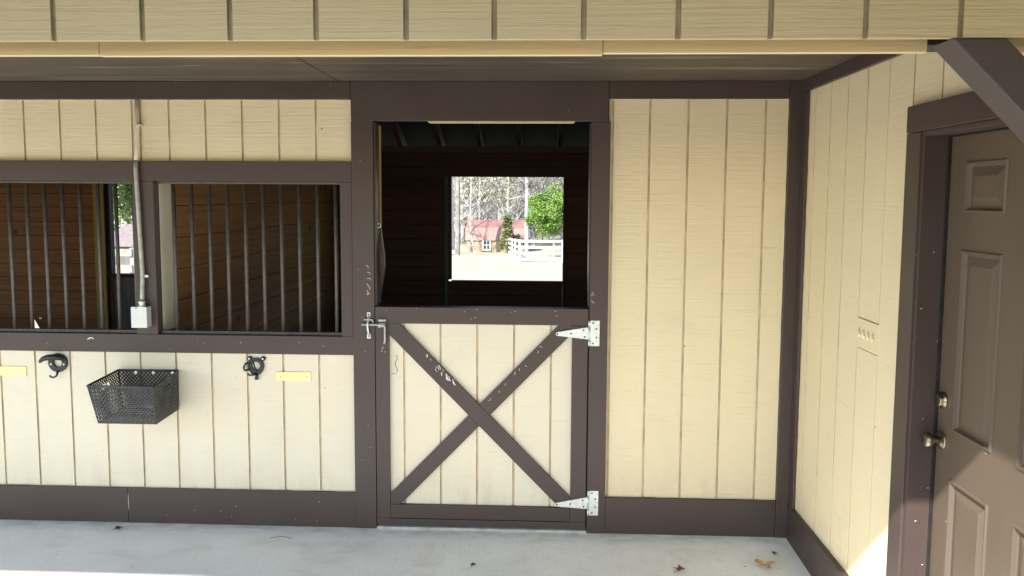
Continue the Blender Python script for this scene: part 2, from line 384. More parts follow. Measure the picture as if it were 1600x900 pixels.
# wavering caulk beads along the panel edges
s = MB()
def caulk(mb, P, u0, v0, u1, v1, d, r=.002):
    n_ = max(3, int(math.hypot(u1 - u0, v1 - v0) / .05)); pts = []
    for k in range(n_ + 1):
        t = k / n_; pts.append(P(u0 + (u1 - u0) * t + U(-.0012, .0012), v0 + (v1 - v0) * t + U(-.0012, .0012), d))
    mb.tube(pts, [r * U(.5, 1.3) for _ in pts], 5)
caulk(s, FX, -3.6, 2.0475, -1.036, 2.0475, .006); caulk(s, FX, -3.6, 2.379, -1.036, 2.379, .006); caulk(s, FX, -1.037, 2.05, -1.037, 2.378, .006)
s2 = MB(); s3 = MB()
caulk(s2, FX, .3625, .205, .3625, 2.38, .006); caulk(s2, FX, 1.295, .205, 1.295, 2.38, .006, .003); caulk(s2, FX, .365, .2045, 1.294, .2045, .006); caulk(s2, FX, .365, 2.382, 1.294, 2.382, .006)
caulk(s3, FX, -3.6, .202, -1.03, .202, .006); caulk(s3, FX, -3.6, .983, -1.03, .983, .006)
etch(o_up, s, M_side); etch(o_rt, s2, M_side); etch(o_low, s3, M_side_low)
s = MB()   # eye screw in the door post
pts = [(-.898 + .011 * math.cos(a), .035, 1.700 + .011 * math.sin(a)) for a in [k * math.pi / 8 for k in range(17)]]
s.tube(pts, .0028, 6).tube([(-.909, .035, 1.70), (-.93, .035, 1.70)], .0028, 6)
tag(s.build('eye_screw', M_galv), 'small steel screw eye inside the door opening above the half door', 'screw eye')

# door sill
tag(MB().box(-.913, .2605, -.02, .14, -.05, .012).build('door_sill', plain('pale_worn_sill', (.42, .42, .39), .7, var=.2, sc_=25), None, .003), 'thin pale sill under the cross braced half door', 'door sill')

# ------------------------------------------------------------------ barred windows
def grille(label, x0, x1, bars, lab2):
    t = thing('window_grille', label, 'window grille', ((x0 + x1) / 2, .03, 1.09), 'barred stall windows')
    board(x0, x1, .018, .044, 1.0868, 1.104, 'bottom_rail', M_steel, t, .002)
    board(x0, x1, .018, .044, 1.924, 1.9372, 'top_rail', M_steel, t, .002)
    for b in bars: MB().tube([(b - .001, .030, 1.1042), (b + U(-.001, .001), .030, 1.5), (b, .030, 1.9238)], .0105, 12).build('bar', M_steel, t, smooth=True)
    return t
grille('barred stall window beside the half door, right of the conduit', -2.133, -1.101, [-2.043 + .1008 * k for k in range(10)], '')
grille('barred stall window left of the grey junction box, cut by the frame edge', -3.389, -2.2545, [-2.269 - .1016 * k for k in range(11)], '')

# ------------------------------------------------------------------ half door
dd = thing('dutch_door', 'closed cream half door with brown cross brace and steel hinges', 'half door', (-.33, 0, .02))
L, Rr, B_, Tp = -.9115, .2555, .024, 1.2550
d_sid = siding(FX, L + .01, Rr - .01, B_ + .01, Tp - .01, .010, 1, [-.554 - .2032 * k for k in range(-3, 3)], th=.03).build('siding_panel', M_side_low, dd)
d_sl = board(L, -.838, -.013, .0095, B_, 1.1635, 'stile', M_brz, dd); board(.169, Rr, -.013, .0095, B_, 1.1635, 'stile', M_brz, dd)
d_top = board(L, Rr, -.015, .055, 1.1650, Tp, 'top_rail', M_br, dd, .005)
board(-.8375, .1685, -.013, .0095, .060, .1385, 'bottom_rail', M_br, dd)
board(L + .001, Rr - .001, -.017, .0, B_ - .002, .0585, 'bottom_rail', M_br, dd)
def clip(poly, x0, x1, z0, z1):
    for ax_, val, keep in ((0, x0, 1), (0, x1, -1), (1, z0, 1), (1, z1, -1)):
        out = []
        for i in range(len(poly)):
            a, b = poly[i - 1], poly[i]; ia = (a[ax_] - val) * keep >= 0; ib = (b[ax_] - val) * keep >= 0
            if ia != ib:
                t = (val - a[ax_]) / (b[ax_] - a[ax_]); out.append((a[0] + t * (b[0] - a[0]), a[1] + t * (b[1] - a[1])))
            if ib: out.append(b)
        poly = out
    return poly
def band(a, b, wd):
    d = Vector((b[0] - a[0], b[1] - a[1])).normalized(); n_ = Vector((-d.y, d.x)) * wd / 2; a2 = Vector(a) - d * .2; b2 = Vector(b) + d * .2
    return [tuple(a2 + n_), tuple(a2 - n_), tuple(b2 - n_), tuple(b2 + n_)]
rect = (-.8370, .1680, .1395, 1.1640)
A1, A2 = (-.815, 1.140), (.148, .160)
B1, B2 = (.140, 1.150), (-.812, .165)
d_b1 = MB().prism(clip(band(A1, A2, .083), *rect), FX, -.0125, .009).build('cross_brace', M_br, dd, .0025)
# the second brace is cut where it meets the first
dA = (Vector(A2) - Vector(A1)).normalized(); nA = Vector((-dA.y, dA.x))
def half(poly, sgn):
    out = []; off = .0425
    f_ = lambda q: sgn * (Vector(q) - Vector(A1)).dot(nA) - off
    for i in range(len(poly)):
        a, b = poly[i - 1], poly[i]; fa, fb = f_(a), f_(b)
        if (fa >= 0) != (fb >= 0):
            t = fa / (fa - fb); out.append((a[0] + t * (b[0] - a[0]), a[1] + t * (b[1] - a[1])))
        if fb >= 0: out.append(b)
    return out
d_b2 = [MB().prism(half(clip(band(B1, B2, .083), *rect), sg), FX, -.0105, .009).build('cross_brace', M_br, dd, .0025) for sg in (1, -1)]
s = MB()
for _ in range(11): t = U(.24, .34); q = Vector(A1).lerp(Vector(A2), t) + nA * U(.012, .036); scratch(s, FX, q.x, q.y, -.0128, U(.012, .034), U(-1.7, -.9), U(.0012, .0022), U(-.3, .3))
for _ in range(7): t = U(.28, .32); q = Vector(A1).lerp(Vector(A2), t) + nA * U(.014, .03); scratch(s, FX, q.x, q.y, -.0127, U(.014, .026), U(-1.4, -.6), .0020, .1)
for _ in range(4): t = U(.15, .2); q = Vector(A1).lerp(Vector(A2), t) + nA * U(.02, .034); scratch(s, FX, q.x, q.y, -.0128, U(.01, .02), U(-1.5, -.8))
etch(d_b1, s, M_chip); s = MB()
for k in (0, 1, 3, 4, 5, 7, 8, 10): t = .12 + k * .031 + U(-.01, .01); q = Vector(B1).lerp(Vector(B2), t) - Vector((.012, -.012)) * U(-.2, 1.3); scratch(s, FX, q.x - .012, q.y + .008, -.0108, U(.010, .024), U(.7, 1.6) if k % 3 else -.5, .0013, U(-.3, .3))
etch(d_b2[0], s, M_chip); s = MB()
for _ in range(5): scratch(s, FX, U(-.88, -.85), U(1.0, 1.03), -.0133, U(.008, .015), U(.5, 1.2), .0008)
etch(d_sl, s, M_chip); s = MB()
for _ in range(10): scratch(s, FX, U(-.86, .24), random.choice([U(1.18, 1.245), U(1.23, 1.25)]), -.0153, U(.004, .012), U(-.5, .9), .001)
etch(d_top, s, M_chip)
s = MB()   # squiggle gouged in the siding near the latch
s.tube([FX(-.802 + .006 * math.sin(k * 1.1), .985 - .012 * k, .0095) for k in range(9)], .0022, 5)
scratch(s, FX, -.815, .872, .0095, .03, 0, .0015); etch(d_sid, s, M_cut)
def hinge(x, z, tip):
    h = MB().prism([(x, z - .070), (x + .053, z - .070), (x + .053, z + .070), (x, z + .070)], FX, -.0185, -.0155).build('hinge_leaf', M_galv, dd, .0008)
    m_ = MB().prism([(x - .006, z - .034), (x - .006, z + .034), (tip[0] + .008, tip[1] + .010), (tip[0], tip[1] + .007), (tip[0] - .003, tip[1]), (tip[0], tip[1] - .008), (tip[0] + .008, tip[1] - .011)], FX, -.0190, -.0160)
    st = m_.build('hinge_strap', M_galv, dd, .0008)
    for a, b in ((-.070, -.036), (-.034, .034), (.036, .070)):
        MB().tube([(x - .003, -.019, z + a), (x - .003, -.019, z + b)], .0062, 12).build('hinge_knuckle', M_galv, h, smooth=True)
    for dx, dz in ((.018, .057), (.036, .024), (.036, -.022), (.018, -.056)):
        MB().lathe((x + dx, -.0186, z + dz), (0, -1, 0), [(0, .0052), (.0012, .0045), (.0006, .002)], 12).build('screw', M_hole if dz > 0 else M_steel, h)
    for t, dz in ((.02, .0), (.42, 0), (.80, .018), (.83, -.019)):
        q = Vector(tip).lerp(Vector((x, z)), t); MB().lathe((q.x + .003, -.0191, q.y + dz), (0, -1, 0), [(0, .0050), (.0012, .0043), (.0006, .002)], 12).build('screw', M_hole, st)
hinge(.2645, 1.124, (.083, 1.119)); hinge(.2710, .172, (.088, .160))
# latch: bolt with bent handle, keeper plate on the post
lt = MB().box(-.892, -.850, -.028, -.0152, 1.176, 1.189).box(-.890, -.853, -.030, -.0152, 1.146, 1.170).build('latch_plate', M_pipe, dd, .002)
MB().tube([(-.985, -.030, 1.158), (-.93, -.030, 1.159), (-.868, -.034, 1.160), (-.858, -.036, 1.157), (-.854, -.037, 1.148), (-.854, -.037, 1.075), (-.858, -.037, 1.055)], .0062, 10).build('bolt_handle', M_pipe, dd, smooth=True)
MB().lathe((-.886, -.0305, 1.150), (0, -1, 0), [(0, .008), (.003, .007)], 12).build('screw', M_pipe, lt)
kp = thing('latch_keeper', 'upright steel latch keeper screwed to the left door post', 'latch keeper', (-.95, -.015, 1.16))
MB().tube([(-.947, -.018, 1.205), (-.947, -.026, 1.185), (-.948, -.042, 1.17), (-.948, -.042, 1.14), (-.947, -.026, 1.115), (-.946, -.018, 1.095)], [.007, .006, .006, .006, .006, .007], 8).build('keeper_loop', M_galv, kp, smooth=True)
MB().prism([(-.956, 1.198), (-.938, 1.198), (-.938, 1.226), (-.956, 1.226)], FX, -.0195, -.0153).build('keeper_foot', M_galv, kp, .001)
MB().prism([(-.957, 1.080), (-.937, 1.080), (-.937, 1.108), (-.957, 1.108)], FX, -.0195, -.0153).build('keeper_foot', M_galv, kp, .001)
for z in (1.214, 1.092): MB().lathe((-.947, -.0196, z), (0, -1, 0), [(0, .005), (.0015, .004)], 10).build('screw', M_hole, kp)
MB().tube([(-.972, -.028, 1.186), (-.925, -.028, 1.186), (-.921, -.028, 1.170)], .004, 8).build('keeper_pin', M_galv, kp, smooth=True)

# ------------------------------------------------------------------ things on the wall
cdt = thing('electrical_conduit', 'grey steel conduit running down the post into a box', 'conduit', (-2.22, -.03, 1.25))
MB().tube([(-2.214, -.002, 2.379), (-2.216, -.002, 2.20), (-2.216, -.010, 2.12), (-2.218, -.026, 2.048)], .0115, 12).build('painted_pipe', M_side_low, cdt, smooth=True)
MB().tube([(-2.218, -.026, 2.048), (-2.217, -.030, 2.0), (-2.207, -.028, 1.6), (-2.201, -.028, 1.42), (-2.205, -.030, 1.33), (-2.205, -.034, 1.275)], .0125, 12).build('steel_pipe', M_pipe, cdt, smooth=True)
MB().box(-2.216, -2.170, -.030, -.0105, 1.408, 1.422).build('pipe_strap', M_galv, cdt, .003)
MB().box(-2.212, -2.188, -.028, .008, 2.236, 2.246).build('pipe_strap', M_side, cdt, .003)
MB().lathe((-2.205, -.038, 1.246), (0, 0, 1), [(0, .021), (.008, .021), (.009, .016), (.02, .016), (.021, .020), (.03, .020), (.032, .014)], 16).build('pipe_fitting', M_galv, cdt)
jb = MB().box(-2.252, -2.168, -.062, -.0105, 1.134, 1.246).build('junction_box', M_boxm, cdt, .003)
MB().box(-2.254, -2.166, -.066, -.0622, 1.132, 1.248).build('box_cover', M_boxm, jb, .001)
for z in (1.241, ): MB().lathe((-2.225, -.0662, z), (0, -1, 0), [(0, .004), (.001, .003)], 10).build('screw', M_hole, jb)

def ring(mb, cx, cz, ro, ri, y0, y1, n=28, stretch=None):
    a = []; 
    for k in range(n):
        t = 2 * math.pi * k / n; c_, s_ = math.cos(t), math.sin(t); e = stretch(t) if stretch else 0
        for r_, y in ((ro + e, y0), (ri, y0), (ri, y1), (ro + e, y1)): a.append((cx + c_ * r_, y, cz + s_ * r_))
    f = []
    for k in range(n):
        b, c = 4 * k, 4 * ((k + 1) % n)
        for q in range(4): f.append((b + q, c + q, c + (q + 1) % 4, b + (q + 1) % 4))
    mb.add(a, f)
hk = thing('bridle_hook', 'round black bridle hook with a beak, above the black basket', 'bridle hook', (-2.72, 0, .92))
m_ = MB(); ring(m_, -2.722, .916, .054, .025, -.006, .009); m_.build('ring_plate', M_black, hk, .0015)
m_ = MB(); pts = []; rs = []
for k in range(13):
    t = k / 12; a = math.radians(20 + 150 * t); pts.append((-2.728 + .052 * math.cos(a) - .026 * t * t, -.010 - .034 * math.sin(math.pi * min(1, t * .8)), .925 + .034 * math.sin(a) - .006 * t)); rs.append(.004 + .0125 * math.sin(math.pi * (.15 + .75 * t)))
m_.tube(pts, rs, 10).build('curved_beak', M_black, hk, smooth=True)
MB().tube([(-2.722, -.006, .868), (-2.719, -.014, .855), (-2.722, -.022, .843), (-2.732, -.03, .838), (-2.744, -.034, .842), (-2.749, -.034, .851)], [.007, .006, .005, .005, .005, .006], 8).build('small_hook', M_black, hk, smooth=True)
for dx in (-.037, .037): MB().lathe((-2.722 + dx, -.0062, .908), (0, -1, 0), [(0, .006), (.002, .004)], 10).build('screw', M_galv, hk)
hk = thing('bridle_hook', 'black eared bridle hook with a hanging tab, beside the brass plate', 'bridle hook', (-1.585, 0, .92))
m_ = MB(); ring(m_, -1.588, .915, .044, .024, -.006, .009, stretch=lambda t: .012 * max(0, -math.sin(t)) ** 3); m_.build('ring_plate', M_black, hk, .0015)
for dx in (-.037, .040):
    e = MB().lathe((-1.588 + dx, .009, .955), (0, -1, 0), [(0, .013), (.013, .013), (.015, .011)], 14).build('screw_ear', M_black, hk); MB().lathe((-1.588 + dx, -.0065, .955), (0, -1, 0), [(0, .006), (.002, .004)], 10).build('screw', M_galv, e)
MB().tube([(-1.586, .0, .872), (-1.584, -.006, .855), (-1.584, -.012, .838)], [.010, .008, .011], 10).build('hanging_tab', M_black, hk, smooth=True)
MB().tube([(-1.60, -.012, .942), (-1.592, -.022, .925), (-1.583, -.024, .905), (-1.578, -.012, .885)], [.003, .004, .004, .003], 8).build('cross_bar', M_black, hk, smooth=True)
MB().tube([(-1.622, -.006, .935), (-1.640, -.02, .93), (-1.648, -.026, .910), (-1.644, -.024, .893), (-1.624, -.008, .895)], [.006, .006, .006, .007, .006], 8).build('side_loop', M_black, hk, smooth=True)
MB().tube([(-1.588, -.008, .872), (-1.604, -.016, .864), (-1.620, -.02, .866), (-1.628, -.02, .873)], [.005, .005, .005, .007], 8).build('small_hook', M_black, hk, smooth=True)

for x0, x1, z0, z1, lab in ((-1.478, -1.281, .830, .8805, 'blank brass name plate right of the eared bridle hook'), (-3.10, -2.912, .836, .889, 'blank brass name plate at the left edge of the picture')):
    b = thing('name_plate', lab, 'name plate', ((x0 + x1) / 2, -.001, z0), 'brass name plates')
    board(x0, x1, .0055, .0092, z0, z1, 'plate', M_brass, b, .001)
    for x in (x0 + .026, x1 - .026): MB().lathe((x, .0054, (z0 + z1) / 2), (0, -1, 0), [(0, .003), (.001, .002)], 8).build('screw', M_hole, b)

# basket of diagonal lattice
bk = thing('basket', 'black perforated basket screwed to the cream wall', 'basket', (-2.2, -.15, .66))
def lattice(q, W, H, name, mat, pitch=.0212, bw=.0058, th=.0022, handle=None, solid=0):
    """q: four corners (u0v0, u1v0, u1v1, u0v1) ; W,H nominal size"""
    q = [Vector(p_) for p_ in q]; nrm = (q[1] - q[0]).cross(q[3] - q[0]).normalized() * th / 2; mb = MB()
    def P(u, v):
        a, b = u / W, v / H; return q[0] * (1 - a) * (1 - b) + q[1] * a * (1 - b) + q[2] * a * b + q[3] * (1 - a) * b
    def bar(poly):
        n_ = len(poly)
        if n_ < 3: return
        o_ = [P(*p_) for p_ in poly]; mb.add([p_ + nrm for p_ in o_] + [p_ - nrm for p_ in o_], [tuple(range(n_)), tuple(range(2 * n_ - 1, n_ - 1, -1))] + [(i, i + n_, (i + 1) % n_ + n_, (i + 1) % n_) for i in range(n_)])
    hw = bw / 2 * 1.414
    for sg in (1, -1):
        c = -H if sg == 1 else 0
        while c < W + (0 if sg == 1 else H):
            # line u = c + sg*v
            poly = [(c - hw, 0), (c + hw, 0), (c + hw + sg * H, H), (c - hw + sg * H, H)]
            pl = clip(poly, 0, W, 0, H)
            if handle:
                x0, x1, y0, y1 = handle
                parts_ = [clip(pl, 0, W, 0, y0), clip(pl, 0, W, y1, H), clip(pl, 0, x0, y0, y1), clip(pl, x1, W, y0, y1)] if pl else []
                for z in parts_: bar(z)
            else: bar(pl)
            c += pitch
    e = .005
    for r_ in ((0, W, 0, e), (0, W, H - e * 1.6, H), (0, e, 0, H), (W - e, W, 0, H)): bar([(r_[0], r_[2]), (r_[1], r_[2]), (r_[1], r_[3]), (r_[0], r_[3])])
    return mb.build(name, mat, bk)
xb0, xb1 = -2.372, -2.028; yb, yf = -.006, -.300; zt, zb = .882, .662; ft = .865
BL, BR, TL, TR = (xb0 + .02, yb, zb), (xb1 - .004, yb, zb), (xb0, yb, zt), (xb1, yb, zt)
fBL, fBR, fTL, fTR = (xb0 + .045, yf + .012, zb), (xb1 + .014, yf + .012, zb), (xb0, yf, ft), (xb1 + .012, yf, ft)
lattice((BL, BR, TR, TL), .34, .22, 'back_panel', M_bask)
lattice((fBL, fBR, fTR, fTL), .34, .20, 'front_panel', M_bask)
lattice((fBL, BL, TL, fTL), .29, .21, 'side_panel', M_bask, handle=(.10, .19, .15, .175))
lattice((fBR, BR, TR, fTR), .29, .21, 'side_panel', M_bask, handle=(.10, .19, .15, .175))
lattice((fBL, fBR, BR, BL), .33, .28, 'bottom_panel', M_bask)
MB().tube([TL, TR], .0045, 8).tube([TR, fTR], .0045, 8).tube([fTR, fTL], .0045, 8).tube([fTL, TL], .0045, 8).build('rim', M_bask, bk, smooth=True)
for x in (-2.27, -2.17, -2.06): MB().lathe((x, yb - .003, .868), (0, -1, 0), [(0, .009), (.0015, .009), (.003, .004)], 14).build('screw', M_galv, bk)

# ------------------------------------------------------------------ wing wall on the right
XW = 1.3747
ww = thing('wing_wall', 'cream grooved side wall at right angles to the stalls, around the brown door', 'wall', (XW, -2, 0), kind='thing')
gwv = [-(.159 + .2032 * k) for k in range(0, 30)]
y_a, y_b = gwv[3], gwv[4]        # the repaired strip
def wsid(u0, u1, v0, v1, gs): return siding(WX, u0, u1, v0, v1, XW + .006, 1, gs, .008, .007)
m_ = MB()
siding(WX, y_a + .003, -.02, .15, 2.45, XW + .006, 1, gwv, .008, .007, mb=m_); m_.build('siding_panel', M_side_wing, ww)
siding(WX, -1.21, y_b - .003, .15, 2.45, XW + .006, 1, gwv, .008, .007).build('siding_panel', M_side_wing, ww)
board(XW + .0065, XW + .014, y_b + .005, y_a - .005, 1.352, 2.45, 'siding_strip', M_side_wing, ww, .001)
board(XW + .0045, XW + .014, y_b - .0042, y_a + .0042, 1.2205, 1.3465, 'siding_patch', M_side_wing, ww, .001)
board(XW + .0065, XW + .014, y_b + .005, y_a - .005, .15, 1.2165, 'siding_strip', M_side_wing, ww, .001)
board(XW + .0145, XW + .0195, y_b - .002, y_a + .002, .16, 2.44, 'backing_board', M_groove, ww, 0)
s = MB(); w_patch = [o for o in ww.children if o.name.startswith('siding_patch')][0]
for k in range(4):
    u = -.795 - .043 * k
    s.tube([(XW + .0045, u + .004, 1.303 + .002), (XW - .001, u - .006, 1.292), (XW - .001, u - .010, 1.280), (XW + .002, u - .002, 1.270), (XW + .004, u + .012, 1.266)], [.002, .005, .006, .005, .002], 7)
etch(w_patch, s, M_side_wing)
siding(WX, -9.5, -1.21, 2.20, 2.80, XW + .006, 1, gwv, .008, .007).build('siding_panel', M_side_wing, ww)
siding(WX, -9.5, -2.20, -.1, 2.20, XW + .006, 1, gwv, .008, .007).build('siding_panel', M_side_wing, ww)
board(XW - .014, XW + .005, -.088, -.014, -.01, 2.414, 'corner_board', M_brz, ww)
board(XW - .016, XW + .005, -2.30, -.017, 2.415, 2.4755, 'head_beam', M_bry, ww)
MB().add([(XW - .019, -1.185, -.08), (XW + .02, -1.185, -.08), (XW + .02, -.015, -.05), (XW - .019, -.015, -.05), (XW - .019, -1.185, .187), (XW + .02, -1.185, .187), (XW + .02, -.015, .187), (XW - .019, -.015, .187)],
         [(0, 3, 2, 1), (4, 5, 6, 7), (0, 1, 5, 4), (1, 2, 6, 5), (2, 3, 7, 6), (3, 0, 4, 7)]).build('base_board', M_bry, ww, .003)
board(XW - .020, XW + .02, -1.290, -1.188, -.09, 2.1045, 'door_casing', M_brz, ww)
board(XW - .022, XW + .02, -2.30, -1.188, 2.106, 2.203, 'door_casing', M_bry, ww)
board(XW - .020, XW + .02, -2.30, -2.19, -.09, 2.1045, 'door_casing', M_brz, ww)
board(XW - .012, XW + .11, -1.312, -1.2915, -.08, 2.105, 'door_jamb', M_brz, ww, .002)
board(XW - .012, XW + .11, -2.17, -1.313, 2.088, 2.105, 'door_jamb', M_bry, ww, .002)
board(XW - .012, XW + .11, -2.19, -2.171, -.08, 2.105, 'door_jamb', M_brz, ww, .002)
board(XW + .068, XW + .0795, -1.3165, -1.3125, -.06, 2.087, 'weather_strip', M_hole, ww, .001); board(XW + .126, XW + .14, -2.3, -1.2, -.1, 2.3, 'backing_board', M_hole, ww, 0); board(XW + .068, XW + .0795, -2.17, -1.318, 2.081, 2.0875, 'weather_strip', M_hole, ww, .001)
board(XW - .01, XW + .12, -2.19, -1.29, -.14, -.075, 'door_sill', M_galv, ww, .003)
s = MB()
caulk(s, WX, -.0895, .19, -.0895, 2.41, XW + .003)
etch([o for o in ww.children if o.name.startswith('siding_panel')][0], s, M_side_wing)
s = MB()
for _ in range(8): scratch(s, lambda u, v, d: (u, d, v), XW + U(.0, .07), U(.1, 2.0), -1.3125, U(.004, .012), U(-1.5, 1.5), .0009)
etch([o for o in ww.children if o.name.startswith('door_jamb')][0], s, M_chip)

# ------------------------------------------------------------------ panelled door
XD = 1.455
pd = thing('panel_door', 'brown six panel entry door with nickel knob and deadbolt', 'door', (XD, -1.74, -.06))
def panel_slab(y0, y1, z0, z1, panels):
    mb = MB(); us = sorted({y0, y1, *[p[0] for p in panels], *[p[1] for p in panels]}); vs_ = sorted({z0, z1, *[p[2] for p in panels], *[p[3] for p in panels]})
    P = WX
    for i in range(len(us) - 1):
        for j in range(len(vs_) - 1):
            cu, cv = (us[i] + us[i + 1]) / 2, (vs_[j] + vs_[j + 1]) / 2
            if any(p[0] < cu < p[1] and p[2] < cv < p[3] for p in panels): continue
            mb.add([P(us[i], vs_[j], XD), P(us[i + 1], vs_[j], XD), P(us[i + 1], vs_[j + 1], XD), P(us[i], vs_[j + 1], XD)], [(0, 1, 2, 3)])
    for p in panels:   # steps inward: raised lip, groove, bevel, field
        st = [(0, 0), (.004, -.006), (.009, -.006), (.014, .006), (.018, .009), (.022, .009), (.052, -.001)]
        rings = []
        for ins, dp in st: rings.append([P(p[0] + ins, p[2] + ins, XD + dp), P(p[1] - ins, p[2] + ins, XD + dp), P(p[1] - ins, p[3] - ins, XD + dp), P(p[0] + ins, p[3] - ins, XD + dp)])
        b = len(mb.v); mb.v += [q for r_ in rings for q in r_]
        for k in range(len(rings) - 1):
            for c in range(4): mb.f.append((b + 4 * k + c, b + 4 * k + (c + 1) % 4, b + 4 * k + 4 + (c + 1) % 4, b + 4 * k + 4 + c))
        k = len(rings) - 1; mb.f.append(tuple(b + 4 * k + c for c in range(4)))
    mb.add([P(y0, z0, XD), P(y1, z0, XD), P(y1, z1, XD), P(y0, z1, XD), P(y0, z0, XD + .04), P(y1, z0, XD + .04), P(y1, z1, XD + .04), P(y0, z1, XD + .04)], [(0, 1, 5, 4), (1, 2, 6, 5), (2, 3, 7, 6), (3, 0, 4, 7), (4, 5, 6, 7)])
    me = mb; return me
cols = [(-1.650, -1.418), (-2.012, -1.780)]; rows = [(1.817, 1.992), (1.046, 1.690), (.16, .874)]
ds = panel_slab(-2.155, -1.318, -.07, 2.083, [(c[0], c[1], r_[0], r_[1]) for c in cols for r_ in rows]).build('door_slab', M_door, pd)
kb = MB().lathe((XD, -1.352, .992), (-1, 0, 0), [(0, .033), (.004, .033), (.007, .028), (.010, .029), (.014, .020), (.016, .014)], 28).build('knob_rose', M_nickel, pd, smooth=False)
MB().lathe((XD, -1.352, .992), (-1, 0, 0), [(.012, .013), (.024, .011), (.032, .012), (.036, .018), (.040, .0245), (.048, .0275), (.056, .0265), (.062, .021), (.064, .014), (.0635, .004)], 28).build('knob', M_nickel, kb, smooth=True)
db = MB().lathe((XD, -1.352, 1.140), (-1, 0, 0), [(0, .030), (.006, .030), (.012, .026), (.022, .023), (.024, .020), (.025, .005)], 28).build('deadbolt', M_nickel, pd, smooth=False)
MB().box(XD - .0262, XD - .0251, -1.3535, -1.3505, 1.132, 1.148).build('keyhole', M_hole, db)
s = MB()
for _ in range(14): scratch(s, WX, U(-2.1, -1.35), U(.1, 1.1), XD - .0001, U(.004, .018), U(-1.6, 1.6), U(.0004, .0009))
etch(ds, s, M_chip)

# ------------------------------------------------------------------ porch header, ceiling, posts and braces, roof
ph = thing('porch_header', 'cream grooved header board across the front of the porch', 'header', (0, -2.4, 2.206), kind='thing')
hg = [-1.096, -.893, -.695, -.502, -.302, -.108, .087, .291, .489, .690, .889, 1.09, 1.29] + [-1.296 - .2 * k for k in range(36)]
siding(FX, -9, 1.36, 2.208, 2.80, -2.4, 1, hg, .0100, .009, .016).build('siding_panel', M_side_worn_shade, ph).data.materials[1] = plain('shaded_header_groove', (.27, .215, .13), .8)  # header groove faces painted darker still, as groove shade
for x0, x1, dz in ((-9, -1.051, 0), (-1.0495, .136, -.0015), (.1375, .868, .0025), (1.04, 1.36, .0025)):
    board(x0, x1, -2.305, -2.287, 2.1925 + dz, 2.40, 'trim_strip', M_strip, ph, .0012)
board(-9, 1.36, -2.2865, -2.20, 2.215, 2.50, 'core_beam', M_br, ph, 0)
board(-9, 1.36, -2.3835, -2.3055, 2.24, 2.50, 'core_beam', M_br, ph, 0)
pc = thing('porch_ceiling', 'dark brown plywood ceiling over the porch', 'ceiling', (0, -1.2, 2.476), kind='thing')
for x0, x1 in ((-9, -3.545), (-3.54, -1.1035), (-1.0985, 1.40)):
    board(x0, x1, -2.38, .0, 2.4765, 2.49, 'plywood_sheet', M_ceil, pc, .002)
board(-9, 1.4, -2.3, .0, 2.491, 2.50, 'backing_board', M_hole, pc, 0)

# 45 degree knee braces flush with the header face
def brace(xe, sgn, label, part_of=None):
    z1 = 2.207; w_ = .116; d = .95
    poly = [(xe, z1), (xe + sgn * w_, z1), (xe + sgn * (w_ + d), z1 - d), (xe + sgn * (w_ + d), z1 - d - w_)]
    return poly
kb_ = MB().prism(brace(.871, 1, ''), FX, -2.4025, -2.3115).build('knee_brace', brown_mat('brown_brace_paint', (.050, .038, .037), .45, 'x'), None, .004)
# trim the part that would enter the wing wall: cut at the wall face
bm = bmesh.new(); bm.from_mesh(kb_.data); bmesh.ops.bisect_plane(bm, geom=bm.verts[:] + bm.edges[:] + bm.faces[:], plane_co=(1.352, 0, 0), plane_no=(1, 0, 0), clear_outer=True)
bmesh.ops.holes_fill(bm, edges=[e for e in bm.edges if e.is_boundary]); bm.to_mesh(kb_.data); bm.free()
tag(kb_, 'dark brown diagonal knee brace under the porch header at right', 'brace')
pp = thing('porch_post', 'brown porch post with a knee brace left of the view', 'post', (-2.62, -2.36, -.08))
board(-2.687, -2.557, -2.41, -2.30, -.12, 2.1995, 'post', M_brz, pp, .004)
MB().prism([(-2.127, 2.199), (-2.011, 2.199), (-2.556, 1.654), (-2.556, 1.77)], FX, -2.40, -2.31).build('knee_brace', M_br, pp, .003)

br = thing('stable_roof', 'low pitched stable roof over the stalls and porch', 'roof', (0, 0, 2.5), kind='thing')  # the whole roof: decks, rafters and wing roofs
def slab(pts, th, name, mat, par):
    a = [(x, y, z) for x, y, z in pts]; b = [(x, y, z + th) for x, y, z in pts]
    return MB().add(a + b, [(0, 1, 2, 3), (7, 6, 5, 4), (0, 4, 5, 1), (1, 5, 6, 2), (2, 6, 7, 3), (3, 7, 4, 0)]).build(name, mat, par)
slab([(-9, -3.1, 2.567), (1.6, -3.1, 2.567), (1.6, .7, 3.62), (-9, .7, 3.62)], .06, 'roof_deck', M_sheath, br)
slab([(-9, .701, 3.62), (1.6, .701, 3.62), (1.6, 4.1, 2.36), (-9, 4.1, 2.36)], .05, 'roof_deck', M_sheath, br)
sl_ = (3.62 - 2.36) / (4.1 - .7)
for k in range(18):
    x = .58 - .408 * k; ht = .14
    MB().add([(x - .02, .75, 3.615 - ht), (x + .02, .75, 3.615 - ht), (x + .02, 3.98, 3.615 - .05 * sl_ - 3.23 * sl_ - ht + .005), (x - .02, 3.98, 3.615 - .05 * sl_ - 3.23 * sl_ - ht + .005),
              (x - .02, .75, 3.60), (x + .02, .75, 3.60), (x + .02, 3.98, 3.60 - 3.23 * sl_), (x - .02, 3.98, 3.60 - 3.23 * sl_)],
             [(0, 3, 2, 1), (4, 5, 6, 7), (0, 1, 5, 4), (1, 2, 6, 5), (2, 3, 7, 6), (3, 0, 4, 7)]).build('rafter', M_raft, br)
